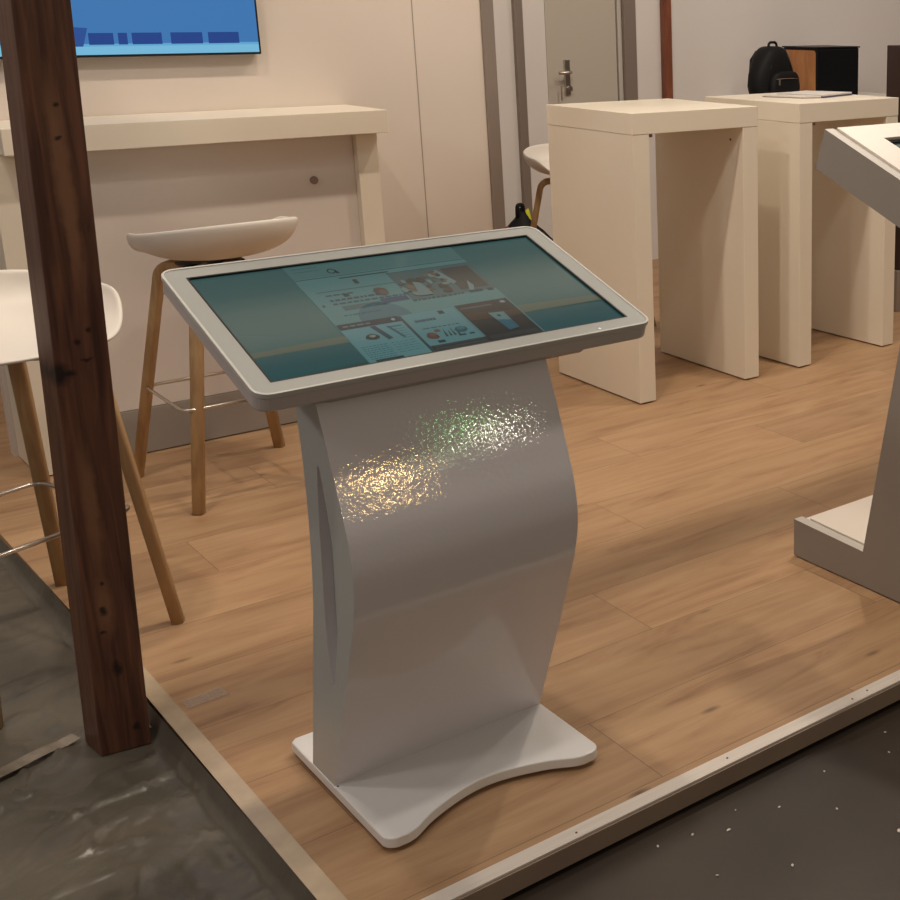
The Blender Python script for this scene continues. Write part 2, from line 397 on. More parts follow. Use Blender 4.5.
for j in range(ny):
    for i in range(nx): bm.faces.new((grid[j][i], grid[j][i + 1], grid[j + 1][i + 1], grid[j + 1][i]))
bmesh.ops.remove_doubles(bm, verts=bm.verts, dist=.0004)
tag(obj('dust_sheet', bm, M_foil, smooth=True), 'grey-brown crinkled protective sheet lying on the ground left of the platform', 'plastic sheet')

def strip(pts, w, z, th, wob=0):
    bm = bmesh.new(); n = len(pts); A = []; 
    for i, p in enumerate(pts):
        a = Vector(pts[max(i - 1, 0)]); b = Vector(pts[min(i + 1, n - 1)]); t = (b - a).normalized(); s = Vector((-t.y, t.x)) * w / 2
        jz = wob * noise.noise(Vector((p[0] * 30, p[1] * 30, 2)))
        e1 = 1 + (.12 * noise.noise(Vector((p[0] * 17, p[1] * 17, 4))) if wob else 0)
        q = [Vector((p[0] + k * s.x * e1, p[1] + k * s.y * e1, z + dz + abs(jz))) for k in (-1, 1) for dz in (0, th)]
        A.append([bm.verts.new(v) for v in q])
    for a, b in zip(A, A[1:]):
        bm.faces.new((a[1], a[3], b[3], b[1])); bm.faces.new((a[0], b[0], b[2], a[2])); bm.faces.new((a[0], a[1], b[1], b[0])); bm.faces.new((a[2], b[2], b[3], a[3]))
    bm.faces.new((A[0][0], A[0][2], A[0][3], A[0][1])); bm.faces.new((A[-1][0], A[-1][1], A[-1][3], A[-1][2]))
    return bm
pts = [(.014 - .018 * y / 2.3, y) for y in [i * .08 for i in range(0, 17)]]
tag(obj('floor_tape', strip(pts, .038, .0006, .0005, 0), M_tape), 'beige tape strip along the left edge of the wooden platform', 'tape')
pts = [(-.60 + .0295 * i, .925 + .0092 * i) for i in range(0, 16)]
tag(obj('crumpled_tape', strip(pts, .036, -.0415, .001, .008), M_tape2), 'shiny crumpled tape band crossing the grey sheet left of the dark post', 'tape')
pts = [(-.036 + .005 * i, 1.005 - .002 * i) for i in range(0, 5)]
tag(obj('crumpled_tape', strip(pts, .036, -.036, .001, .010), M_tape2), 'shiny crumpled tape end between the dark post and the platform edge', 'tape')
pts = [(.036 + .011 * i, .965 + .001 * i) for i in range(0, 9)]
M_clear = mat('transparent_tape', (.62, .52, .42), .15, bump=.5, bscale=60, spec=.8); M_clear.node_tree.nodes['Principled BSDF'].inputs['Alpha'].default_value = .3
tag(obj('clear_tape', strip(pts, .045, .0013, .0004, .001), M_clear), 'short clear tape piece stuck on the wood right of the dark post', 'tape')
# debris on the dark hall floor
pts = [(.62, -.075), (.8, -.12), (.95, -.09), (1.22, -.17), (1.38, -.1), (1.7, -.2), (.58, -.2), (1.05, -.26), (1.5, -.15), (1.85, -.1), (1.32, -.33), (.7, -.27), (1.62, -.28), (1.15, -.07), (1.02, -.42), (.55, -.06), (.68, -.11), (.73, -.07), (.88, -.2), (1.1, -.13), (1.28, -.07), (1.45, -.24), (1.58, -.06), (1.75, -.12), (.92, -.33)]
for i, (x, y) in enumerate(pts):
    bm = bmesh.new(); bmesh.ops.create_icosphere(bm, subdivisions=1, radius=1)
    s_ = .0014 + .0016 * random.random() * (1 if i % 4 else 2.2)
    bm.transform(Matrix.Translation((x, y, -.0505)) @ Matrix.Rotation(random.random() * 3, 4, 'Z') @ Matrix.Diagonal((s_ * 1.7, s_, .0018, 1)))
    tag(obj('debris_fleck', bm, M_speck), 'small pale fleck of debris on the dark hall floor in front of the platform', 'debris', 'debris flecks on the dark floor')

# ------------------------------------------------------------------ timber frame: post and overhead beams
def lean_post():
    bm = bmesh.new(); H = 2.7; L = (.0, .0)
    dx = .038 / 1.35 * 2.75; dy = 0.0
    b = [(-.142, 1.045), (-.135, .957), (-.042, .944), (-.049, 1.035)]
    b = [(-.146, 1.043), (-.1365, .9585), (-.0425, .943), (-.052, 1.030)]
    lo = [bm.verts.new((x, y, -.05)) for x, y in b]; hi = [bm.verts.new((x + dx, y, H)) for x, y in b]
    bm.faces.new(lo[::-1]); bm.faces.new(hi)
    for i in range(4): bm.faces.new((lo[i], lo[(i + 1) % 4], hi[(i + 1) % 4], hi[i]))
    return bm
tag(obj('timber_post', lean_post(), M_post, bevel=.003), 'thick dark-stained square timber post standing on the grey sheet in the left foreground', 'post')
tag(obj('timber_rail', box((-.07, .9, 2.702), (.03, 3.1, 2.80)), M_post, bevel=.003), 'dark timber rail running overhead from the post to the partition', 'beam')
tag(obj('timber_beam', box((-.3, 1.19, 2.60), (5.6, 1.27, 2.70)), M_post, bevel=.003), 'dark timber cross beam overhead above the middle of the stand', 'beam')

# ------------------------------------------------------------------ bar tables
def bar_table(x, y, rz, label, caps):
    t = thing('bar_table', label, 'table', (x, y, 0), rz, 'square white bar tables')
    Wd, D, H, th, lg = .59, .594, 1.1, .077, .074
    obj('tabletop', box((0, 0, H - th), (Wd, D, H)), M_table, t, bevel=.0015)
    a = obj('leg', box((.001, .001, .006), (lg, D - .001, H - th - .0008)), M_table, t, bevel=.0015)
    b = obj('leg', box((Wd - lg, .001, .006), (Wd - .001, D - .001, H - th - .0008)), M_table, t, bevel=.0015)
    for l, xx in ((a, .012), (b, Wd - lg + .012)):
        for yy in (.03, D - .07): obj('glide', box((xx, yy, 0), (xx + .05, yy + .04, .0065)), M_black, l)
    for xx in caps: obj('fastener_cap', disc_cyl((xx, .08, .97), .005, .002, 0, 12), M_screw, b)
    obj('fastener_cap', box((lg + .002, .0, H - th - .012), (lg + .014, .006, H - th - .001)), M_screw, a)
    return t
bar_table(2.057, 2.109, -.015, 'near cream-white bar table, left of the pair, with an empty top', [.59 - .0755])
bar_table(2.861, 2.094, .023, 'far cream-white bar table, right of the pair, with booklets on top', [])

# booklets on the far table
def quad_slab(c, u, v, z, th):
    c = Vector(c); u = Vector(u); v = Vector(v); return prism([tuple(c), tuple(c + u), tuple(c + u + v), tuple(c + v)], 2, z, z + th)
t = thing('booklet', 'thick booklet with navy cover lying right on the far bar table top', 'booklet', (3.27, 2.4, 1.1))
obj('cover', quad_slab((3.17, 2.28), (.24, .07), (-.08, .22), 1.1003, .007), M_navy, t, world=True)
obj('pages', quad_slab((3.172, 2.283), (.234, .068), (-.078, .214), 1.1076, .006), M_paper, t, world=True)
t = thing('magazine', 'grey-edged magazine lying left of the navy booklet on the far table', 'magazine', (3.1, 2.38, 1.1))
obj('cover', quad_slab((3.163, 2.285), (-.08, .03), (-.068, .187), 1.1003, .003), M_btn, t, world=True)
obj('pages', quad_slab((3.160, 2.288), (-.076, .028), (-.066, .182), 1.1036, .006), M_paper, t, world=True)

# ------------------------------------------------------------------ counter under the television
cx0, cx1, cf, cb, cH, cth = .184, 1.395, 2.676, 3.032, 1.113, .08
t = thing('counter', 'long cream wall counter with recessed front panel, below the television', 'counter', (.78, 2.85, 0))
obj('worktop', box((cx0, cf, cH - cth), (cx1, cb, cH)), M_counter, t, bevel=.0015, world=True)
obj('leg', box((.155, 2.742, .004), (.225, 3.018, cH - cth - .0008)), M_counter, t, bevel=.0015, world=True)
obj('leg', box((1.300, 2.742, .004), (1.378, 3.018, cH - cth - .0008)), M_counter, t, bevel=.0015, world=True)
obj('front_panel', box((.2255, 2.775, .160), (1.2995, 2.80, cH - cth - .0008)), M_cpanel, t, bevel=.0008, world=True)
obj('plinth', box((.2255, 2.772, .004), (1.2995, 2.798, .158)), M_kick, t, bevel=.001, world=True)
k = obj('lock', disc_cyl((1.145, 2.765, .873), .014, .012, 1), M_btn, t, bevel=.002, world=True, label='small round grey-brown lock')
obj('lock_face', disc_cyl((1.145, 2.763, .873), .008, .003, 1), M_steel, k)

# ------------------------------------------------------------------ stools
def shell_bm():
    bm = bmesh.new(); nr, na = 12, 48; rings = []
    cvt = bm.verts.new((0, 0, .731))
    for i in range(1, nr + 1):
        r = i / nr; ring = []
        for j in range(na):
            a = 2 * PI * j / na; c, s = math.cos(a), math.sin(a)      # s>0 : back
            back = min(1, max(0, (s + .85) / .75)); back = back * back * (3 - 2 * back)
            ax = .238; ay = .225 if s > 0 else .245
            pw = 2.3
            px = math.copysign(abs(c) ** (2 / pw), c) * ax; py = math.copysign(abs(s) ** (2 / pw), s) * ay
            rim = -.008 + .088 * back + .034 * max(0, s)
            rr = math.sin(r * PI / 2) ** .95; k = (1 - math.cos(r * PI / 2)) ** 1.35
            if back < 1: rr = rr * back + r * (1 - back)
            ring.append(bm.verts.new((px * rr, py * rr, (.731 + (rim + .011) * k))))
        rings.append(ring)
    for j in range(na): bm.faces.new((cvt, rings[0][j], rings[0][(j + 1) % na]))
    for a, b in zip(rings, rings[1:]):
        for j in range(na): bm.faces.new((a[j], b[j], b[(j + 1) % na], a[(j + 1) % na]))
    return bm
def stool(x, y, rz, label, zoff=None, legs=M_oak, shell_rot=0, toe=None, inset=.121, sdx=0, wide=1):
    t = thing('bar_stool', label, 'stool', (x, y, 0), rz, 'white shell bar stools')
    bm = shell_bm(); bm.transform(Matrix.Translation((sdx, 0, 0)) @ Matrix.Rotation(shell_rot, 4, 'Z') @ Matrix.Diagonal((wide, 1, 1, 1)))
    obj('seat_shell', bm, M_seat, t, smooth=True, solid=.011, subsurf=1)
    hub = box((-.09, -.045, .7065), (.09, .045, .7155)); obj('seat_bracket', hub, M_black, t, bevel=.003)
    for i, (sx, sy) in enumerate(((-1, 1), (-1, -1), (1, 1), (1, -1))):
        fz = (zoff or {}).get((sx, sy), 0); ex = (toe or {}).get((sx, sy), 0)
        P = arc_round([(sx * (.228 - fz * .1) + ex, sy * .228, fz), (sx * inset + ex * .8, sy * inset, .700), (sx * .035, sy * .03, .701)], .04, 6)
        n = len(P); w = [.034 + .008 * min(1, i_ / 2) for i_ in range(n)]; 
        obj('leg', sweep(P, w, [.028] * n, 12, up=Vector((-sy, sx, 0)).cross(Vector((0, 0, 1))), power=.4), legs, t, smooth=True)
    z = .308; q = .183
    P = arc_round([(0, -q, z), (q, -q, z), (q, q, z), (-q, q, z), (-q, -q, z), (0, -q, z)], .035, 6)
    obj('footrest', rod(P, .0055, 8), M_steel, t, smooth=True, label='thin metal footrest frame')
    return t
stool(.62, 2.318, 0, 'white shell bar stool with oak legs between the counter and the touchscreen kiosk', shell_rot=PI + .06, toe={(-1, -1): .04}, inset=.112, sdx=.022, wide=.975)
stool(-.135, 1.53, .343, 'white shell bar stool at the left edge, partly hidden by the dark post', zoff={(-1, -1): -.048, (-1, 1): -.048}, shell_rot=-.12, inset=.155, sdx=.035, wide=1.06)
stool(2.585, 3.30, .2, 'white shell bar stool standing behind the near bar table', shell_rot=-.3)
stool(.07, 4.30, 0, 'white shell bar stool beyond the left end of the counter, almost fully hidden', shell_rot=0)

# ------------------------------------------------------------------ television
t = thing('television', 'wall-mounted television with a bright blue picture above the counter', 'television', (.62, 3.0, 1.6))
obj('casing', box((.130, 2.988, 1.305), (1.087, 3.034, 1.857)), M_black, t, bevel=.004, world=True)
def screen_mesh(rects, X, Y, Nrm, org, w, h, off=.0004):
    """rects: (z-layer, [(u,v),...], colour) on a flat display"""
    bm = bmesh.new(); cl = bm.loops.layers.float_color.new('Content')
    for k, (lay, poly, col) in enumerate(rects):
        f = bm.faces.new([bm.verts.new(org + X * (u * w) + Y * (v * h) + Nrm * (off * lay)) for u, v in poly])
        for l in f.loops: l[cl] = (*col, 1)
    return bm
def rc(u0, v0, u1, v1): return [(u0, v0), (u1, v0), (u1, v1), (u0, v1)]
TV = [(0, rc(0, 0, 1, 1), (.05, .22, .55)), (1, rc(0, 0, 1, .05), (.22, .60, .88)), (1, rc(0, .05, 1, .065), (.14, .48, .82))]
for a, b in ((.42, .50), (.515, .545), (.56, .66), (.69, .80), (.82, .93)):
    TV.append((2, rc(a, .06, b, .13), (.01, .06, .30)))
TV.append((2, [(.25, .05), (.40, .05), (.42, .16), (.34, .17)], (.02, .09, .36)))
for i in range(6): TV.append((2, rc(.12 + .13 * i, .45, .22 + .13 * i, .85), (.02, .12 + .03 * i, .4)))
o = obj('screen', screen_mesh(TV, Vector((1, 0, 0)), Vector((0, 0, 1)), Vector((0, -1, 0)), Vector((.138, 2.9872, 1.313)), .941, .536), M_tv, t, world=True)

# ------------------------------------------------------------------ touchscreen kiosk
kx, ky, kw, rk = .137, .413, .45, .0033
K = thing('touchscreen_kiosk', 'grey pedestal kiosk with curved column and tilted wide touchscreen in the middle', 'kiosk', (kx + kw / 2, ky, 0))
F = [(.412, .030), (.352, .17), (.313, .26), (.277, .35), (.245, .43), (.2275, .505), (.233, .58), (.253, .645), (.282, .725), (.317, .813)]
B = [(.416, .846), (.403, .69), (.405, .56), (.416, .45), (.436, .353), (.475, .19), (.513, .030)]
front = catmull(F, 8); prof = front + [(b[0], b[1]) for b in catmull(B, 5)]
bm = prism(prof, 0, kx, kx + kw)
col = obj('column', bm, M_kiosk, K, world=True)
# cut slots in both sides
def slot_poly():
    back = [(.338, .698), (.345, .66), (.353, .60), (.358, .552), (.362, .50), (.370, .42), (.374, .35), (.371, .30), (.366, .263)]
    fr = [(.359, .263), (.345, .31), (.330, .352), (.316, .40), (.306, .46), (.303, .52), (.307, .58), (.317, .64), (.330, .695)]
    return back + fr
for s_, x_ in ((0, kx - .01), (1, kx + kw - .02)):
    cut = obj('cutter', prism(slot_poly(), 0, x_, x_ + .03), M_kiosk, K, world=True)
    md = col.modifiers.new('slot', 'BOOLEAN'); md.object = cut; md.operation = 'DIFFERENCE'; md.solver = 'EXACT'
    bpy.context.view_layer.update()
    dg = bpy.context.evaluated_depsgraph_get(); me = bpy.data.meshes.new_from_object(col.evaluated_get(dg))
    col.modifiers.clear(); col.data = me; bpy.data.objects.remove(cut)
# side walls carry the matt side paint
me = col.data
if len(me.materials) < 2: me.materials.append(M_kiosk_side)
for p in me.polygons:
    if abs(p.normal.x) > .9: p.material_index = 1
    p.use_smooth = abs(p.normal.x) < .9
# sharp edges between side and front
me.set_sharp_from_angle(angle=R(30))
# base plate
rb = .026
Lx, Rx = kx - .002, kx + kw + .002
outl = [(Rx - .012, .628), (Lx + .012, .628), (Lx, .616)]
c1 = (Lx + rb, .180 + rb)
outl += [(c1[0] + rb * math.cos(a), c1[1] + rb * math.sin(a)) for a in [R(180 + 11 * i) for i in range(8)]]
arc = catmull([(Lx + .040, .1800), (Lx + .062, .1865), (Lx + .105, .212), (kx + .17, .236), (kx + kw / 2, .244), (kx + kw - .17, .236), (Rx - .105, .212), (Rx - .062, .1865), (Rx - .040, .180)], 5)
outl += arc
c2 = (Rx - rb, .180 + rb)
outl += [(c2[0] + rb * math.cos(a), c2[1] + rb * math.sin(a)) for a in [R(-77 + 11 * i) for i in range(8)]]
outl += [(Rx, .616)]
obj('base_plate', prism(outl, 2, .009, .030), M_kbase, K, bevel=.0025, world=True, label='white base plate with concave front edge')
for fx, fy in ((kx + .03, .215), (kx + kw - .03, .215), (kx + .03, .60), (kx + kw - .03, .60)):
    obj('foot', disc_cyl((fx, fy, 0), .014, .0092), M_rubber, K, world=True)
obj('screw_hole', disc_cyl((kx + .004, .405, .0298), .0022, .0006), M_rubber, K, world=True)
bm = disc_cyl((kx + kw - .012, .186, .0095), .005, .016, 2, 10)
# head, tilted
sx0, sx1, sy, sz, sd, tilt = .0225, .8015, .2605, .8598, .466, .3026
ct, stt = math.cos(tilt), math.sin(tilt)
Hx = Matrix(((1, 0, 0, sx0), (0, ct, -stt, sy), (0, stt, ct, sz), (0, 0, 0, 1)))
Wd = sx1 - sx0
def hobj(name, bm, m, **k):
    bm.transform(Hx); return obj(name, bm, m, K, world=True, **k)
hd = hobj('head_housing', prism(rrect(.0015, .0015, Wd - .0015, sd - .0015, .026), 2, -.035, -.005), M_head, bevel=.006, seg=3)
bm = bmesh.new()
for (a, b) in (((.115, .026), (Wd - .115, sd - .07)),):
    lo = rrect(a[0] + .016, a[1] + .012, b[0] - .016, b[1] - .012, .008, 3); hi = rrect(a[0], a[1], b[0], b[1], .01, 3)
    A = [bm.verts.new((x, y, -.062)) for x, y in lo]; Bv = [bm.verts.new((x, y, -.034)) for x, y in hi]
    bm.faces.new(A[::-1]); bm.faces.new(Bv)
    for i in range(len(A)): bm.faces.new((A[i], A[(i + 1) % len(A)], Bv[(i + 1) % len(A)], Bv[i]))
hobj('rear_housing', bm, M_head)
# bezel: frame with opening
ip = .0365
def frame_bm(outer, inner, z0, z1):
    bm = bmesh.new(); n = len(outer); v = []
    for poly, z in ((outer, z1), (inner, z1), (inner, z0), (outer, z0)): v.append([bm.verts.new((x, y, z)) for x, y in poly])
    for a, b in ((0, 1), (1, 2), (2, 3), (3, 0)):
        for i in range(n): bm.faces.new((v[a][i], v[a][(i + 1) % n], v[b][(i + 1) % n], v[b][i]))
    return bm
bz = hobj('bezel', frame_bm(rrect(0, 0, Wd, sd, .026), rrect(ip, ip, Wd - ip, sd - ip, .0012), -.006, .001), M_bezel, bevel=.0012, label='silver-grey screen frame')
hobj('bezel_rim', frame_bm(rrect(-.001, -.001, Wd + .001, sd + .001, .027), rrect(.004, .004, Wd - .004, sd - .004, .022), -.006, .0028), M_rim, bevel=.001, label='raised rim of the frame with its highlight painted lighter')
hobj('gasket', frame_bm(rrect(ip - .0, ip - .0, Wd - ip, sd - ip, .001), rrect(ip + .0035, ip + .0035, Wd - ip - .0035, sd - ip - .0035, .001), -.005, .0004), M_black)
bm = bmesh.new()
star = [( (.009 if i % 2 == 0 else .0035) * math.cos(PI * i / 4), (.009 if i % 2 == 0 else .0035) * math.sin(PI * i / 4) * .8) for i in range(8)]
A = [(Wd - .118 + x * .5, .013 + y * .5) for x, y in star]
hobj('status_mark', prism(A, 2, .001, .0014), mat('white_mark', (.85, .85, .9), .4, emis=(.8, .8, .9), est=.35), label='tiny white mark on the frame')
# display content, with a reflection of the hall painted in
T0 = (.040, .115, .125); PAGE = (.062, .165, .175); DK = (.006, .022, .030)
C_ = []
C_.append((0, rc(0, 0, 1, 1), (.026, .085, .084)))
C_.append((1, rc(0, 0, 1, .22), (.004, .062, .070)))  # darker hall reflection, painted across the lower screen
C_.append((1, [(0, .215), (.5, .225), (1, .20), (1, .275), (.7, .30), (.3, .285), (0, .26)], (.075, .095, .066)))  # pale reflected band painted into the content
C_.append((1, [(0, 0), (.30, 0), (.24, .03), (0, .012)], (.03, .045, .035)))
C_.append((2, rc(.243, 0, .742, 1), (.044, .118, .116)))
C_.append((3, rc(.243, 0, .742, .86), (.055, .145, .143)))
C_.append((3, rc(.243, .845, .742, .853), (.02, .045, .05)))
C_.append((3, rc(.49, .80, .742, .80 + .006), (.015, .03, .03)))
# logo: ring with tail
cu, cv = .358, .905
for i in range(14):
    a0, a1 = 2 * PI * i / 14, 2 * PI * (i + 1) / 14
    C_.append((4, [(cu + .012 * math.cos(a0), cv + .026 * math.sin(a0)), (cu + .012 * math.cos(a1), cv + .026 * math.sin(a1)), (cu + .0085 * math.cos(a1), cv + .018 * math.sin(a1)), (cu + .0085 * math.cos(a0), cv + .018 * math.sin(a0))], (.006, .018, .02)))
C_.append((4, [(cu + .008, cv - .028), (cu + .018, cv - .030), (cu + .013, cv + .005), (cu + .010, cv + .01)], (.006, .018, .02)))
# nav text and lines
for v_ in (.93, .965): C_.append((4, rc(.26, v_, .33, v_ + .004), (.03, .07, .075)))
C_.append((4, rc(.36, .815, .50, .826), (.012, .025, .027)))
C_.append((4, rc(.388, .745, .400, .79), (.018, .025, .028)))
C_.append((4, rc(.27, .70, .49, .706), (.025, .055, .06)))
random.seed(3)
def text(u0, u1, v, h, col, gap=.004, wmin=.006, wmax=.02, lay=5):
    u = u0
    while u < u1:
        w = random.uniform(wmin, wmax); C_.append((lay, rc(u, v, min(u + w, u1), v + h), col)); u += w + gap
text(.285, .44, .60, .018, (.02, .04, .06)); text(.285, .50, .565, .016, (.022, .045, .065)); text(.255, .262, .56, .02, (.02, .04, .09))
C_.append((4, rc(.30, .50, .42, .545), (.034, .075, .08)))
text(.285, .39, .45, .008, (.02, .05, .055)); C_.append((5, rc(.41, .515, .485, .56), (.014, .035, .075)))
C_.append((4, rc(.33, .63, .345, .66), (.015, .03, .03)))
text(.285, .36, .655, .012, (.02, .05, .05))
# food pictures in the banner
def blob(cu, cv, ru, rv, col, n=9, lay=6):
    C_.append((lay, [(cu + ru * math.cos(2 * PI * i / n) * random.uniform(.8, 1.1), cv + rv * math.sin(2 * PI * i / n) * random.uniform(.8, 1.1)) for i in range(n)], col))
blob(.432, .635, .02, .045, (.045, .035, .03)); blob(.436, .62, .012, .028, (.075, .055, .045), lay=7)
C_.append((4, rc(.49, .50, .742, .80), (.038, .075, .078)))
C_.append((5, rc(.645, .535, .73, .775), (.030, .034, .031)))
for i in range(34):
    blob(random.uniform(.492, .625), random.uniform(.52, .76), random.uniform(.006, .016), random.uniform(.012, .035),
         random.choice([(.035, .028, .022), (.07, .06, .03), (.05, .035, .028), (.02, .02, .018), (.085, .075, .045), (.10, .14, .13)]), lay=6 + i * .1)
C_.append((9.5, [(.52, .53), (.56, .53), (.555, .66), (.535, .68)], (.085, .14, .14)))
C_.append((6, [(.60, .72), (.64, .60), (.655, .62), (.63, .77)], (.10, .15, .15)))
C_.append((6, [(.665, .52), (.675, .50), (.69, .56), (.685, .62)], (.11, .16, .16)))
C_.append((6, rc(.66, .49, .70, .512), (.012, .02, .03))); C_.append((6, rc(.715, .485, .732, .51), (.010, .018, .03)))
text(.49, .64, .49, .012, (.014, .02, .022), lay=6)
# darker round shape above card 1
n = 16
C_.append((4, [(.385 + .07 * math.cos(PI * i / n), .375 + .16 * math.sin(PI * i / n)) for i in range(n + 1)], (.030, .095, .112)))
# card 1
C_.append((5, rc(.245, 0, .410, .335), (.066, .175, .185)))
C_.append((6, rc(.245, .325, .410, .378), (.003, .012, .024)))
text(.256, .33, .345, .014, (.06, .10, .11), lay=7); blob(.393, .352, .006, .012, (.16, .22, .23), lay=7)
C_.append((7, [(.32, .32), (.335, .32), (.352, .19), (.338, .18)], (.006, .03, .045)))
C_.append((7, [(.36, .30), (.368, .30), (.385, .18), (.378, .18)], (.012, .05, .07)))
C_.append((7, rc(.365, .285, .40, .295), (.015, .06, .08)))
for i in range(5): C_.append((7, rc(.372, .26 - i * .022, .402, .263 - i * .022), (.02, .08, .09)))
blob(.305, .225, .020, .028, (.006, .014, .016), lay=8); blob(.306, .232, .009, .013, (.15, .17, .14), lay=9)
for i in range(7): text(.255, .325, .145 - i * .018, .006, (.022, .085, .095), gap=.003, wmin=.004, wmax=.010, lay=7)
for i in range(5): text(.335, .40, .145 - i * .022, .005, (.035, .11, .12), lay=7)
C_.append((7, rc(.262, .006, .335, .028), (.004, .03, .032)))
C_.append((6, rc(.410, 0, .418, .37), (.006, .03, .034)))
# card 2
C_.append((5, rc(.418, 0, .570, .375), (.062, .165, .175)))
text(.440, .500, .285, .022, (.010, .03, .05), gap=.002, wmin=.003, wmax=.007, lay=7); C_.append((7, rc(.520, .33, .536, .362), (.004, .014, .02)))
text(.44, .545, .215, .007, (.015, .04, .045), lay=7)
blob(.448, .145, .017, .033, (.06, .025, .022), 12, 7); blob(.452, .155, .010, .018, (.085, .04, .033), 10, 8); blob(.472, .185, .010, .016, (.08, .05, .035), lay=7)
blob(.535, .165, .018, .030, (.008, .055, .068), 14, 7); blob(.536, .172, .012, .018, (.02, .10, .12), 12, 8)
for i in range(4): C_.append((7, [(.480 + .012 * i, .12), (.487 + .012 * i, .12), (.490 + .010 * i, .20 - .02 * (i % 2))], (.006, .03, .04)))
C_.append((7, rc(.448, .075, .468, .098), (.004, .02, .025))); C_.append((7, rc(.515, .105, .535, .12), (.006, .03, .04))); C_.append((7, rc(.545, .105, .560, .12), (.006, .03, .04)))
C_.append((7, rc(.418, 0, .578, .060), (.012, .018, .019))); C_.append((8, rc(.425, .02, .57, .034), (.026, .036, .037))); C_.append((8, rc(.425, .045, .57, .053), (.026, .036, .037)))
# card 3
C_.append((5, rc(.578, 0, .737, .385), (.0075, .010, .0115)))
C_.append((6, rc(.585, .335, .680, .350), (.045, .055, .058))); blob(.717, .352, .009, .015, (.13, .18, .19), 8, 7)
C_.append((6, [(.58, .22), (.737, .20), (.737, .26), (.58, .30)], (.030, .018, .011)))  # reflected band carried on over the dark card, painted brown
C_.append((8, [(.645, .26), (.690, .25), (.688, .09), (.655, .08)], (.010, .075, .105)))
C_.append((9, [(.645, .265), (.690, .255), (.688, .17), (.650, .19)], (.07, .15, .15)))
C_.append((10, rc(.662, .215, .672, .235), (.008, .03, .04))); C_.append((6, rc(.585, .02, .73, .06), (.018, .022, .024)))
ox = Vector((sx0 + ip + .0035, sy, sz)); aw, ah = Wd - 2 * ip - .007, sd - 2 * ip - .007
org = Hx @ Vector((ip + .0035, ip + .0035, -.0035))
Xv = Vector((1, 0, 0)); Yv = Vector((0, ct, stt)); Nv = Vector((0, -stt, ct))
obj('display', screen_mesh(C_, Xv, Yv, Nv, org, aw, ah, .00018), M_screen, K, world=True, label='teal web page with a painted reflection band on the glossy screen')

# ------------------------------------------------------------------ second kiosk at the right edge
X2 = 1.552; W2 = .62
K2 = thing('information_kiosk', 'taupe and white z-shaped information kiosk cut off by the right edge', 'kiosk', (X2 + W2 / 2, .4, 0))
sp_ = [(.672, .004), (.672, .110), (.404, .100), (.289, .679), (.238, .940), (.595, 1.079), (.560, 1.178), (-.06, .936), (-.03, .85), (.06, .80), (.13, .40), (.10, .11), (.02, .10), (.02, .004)]
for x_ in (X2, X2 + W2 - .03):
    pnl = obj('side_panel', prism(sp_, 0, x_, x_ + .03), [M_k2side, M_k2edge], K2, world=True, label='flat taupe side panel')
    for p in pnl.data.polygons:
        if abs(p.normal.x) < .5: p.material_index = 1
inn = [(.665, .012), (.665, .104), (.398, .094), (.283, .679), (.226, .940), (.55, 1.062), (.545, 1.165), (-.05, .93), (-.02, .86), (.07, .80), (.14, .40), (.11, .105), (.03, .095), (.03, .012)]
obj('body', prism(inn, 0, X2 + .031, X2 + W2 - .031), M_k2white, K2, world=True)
# raised base cover and bezel
obj('base_cover', prism([(.640, .106), (.640, .114), (.402, .1045), (.402, .096)], 0, X2 + .031, X2 + W2 - .031), M_k2white, K2, bevel=.001, world=True)
a2 = math.atan2(.242, .62); c2_, s2_ = math.cos(a2), math.sin(a2)
H2 = Matrix(((1, 0, 0, X2 + .032), (0, -c2_, s2_, .556), (0, -s2_, -c2_, 1.178), (0, 0, 0, 1)))
H2 = Matrix(((1, 0, 0, X2 + .032), (0, -c2_, -s2_, .552), (0, -s2_, c2_, 1.1755), (0, 0, 0, 1)))
def h2(name, bm, m, **k):
    bm.transform(H2); return obj(name, bm, m, K2, world=True, **k)
bw = W2 - .064
h2('bezel', frame_bm([(0, 0), (bw, 0), (bw, .655), (0, .655)], [(.098, .073), (bw - .098, .073), (bw - .098, .58), (.098, .58)], -.012, .006), M_k2white, bevel=.001)
h2('gasket', frame_bm([(.098, .073), (bw - .098, .073), (bw - .098, .58), (.098, .58)], [(.108, .083), (bw - .108, .083), (bw - .108, .57), (.108, .57)], -.010, -.002), M_black)
sm = screen_mesh([(0, rc(0, 0, 1, 1), (.015, .02, .02)), (1, rc(.03, .02, .97, .5), (.16, .18, .16)), (2, rc(.1, .06, .9, .12), (.05, .06, .05))], Vector((1, 0, 0)), Vector((0, 1, 0)), Vector((0, 0, 1)), Vector((.108, .083, -.006)), bw - .216, .487)
h2('display', sm, M_screen)

# ------------------------------------------------------------------ things on the sideboard behind the far table
t = thing('sideboard', 'white sideboard by the far wall, carrying the backpack and black box', 'sideboard', (4.9, 4.2, 0))
obj('body', box((4.32, 3.92, .03), (5.55, 4.47, .905)), M_k2white, t, bevel=.003, world=True)
obj('top', box((4.31, 3.91, .906), (5.56, 4.48, .935)), M_k2white, t, bevel=.003, world=True)
obj('plinth', box((4.36, 3.96, 0), (5.52, 4.44, .03)), M_black, t, world=True)
for i in range(2):
    d = obj('door', box((4.34 + i * .605, 3.9, .045), (4.335 + (i + 1) * .6, 3.919, .895)), M_k2white, t, bevel=.002, world=True)
    obj('door_handle', rod([(4.90 + i * .07, 3.885, .5), (4.90 + i * .07, 3.885, .65)], .006), M_steel, d)
BZ = .936
t = thing('storage_box', 'black box with an orange-brown wooden side, behind the far bar table', 'box', (4.96, 4.1, BZ))
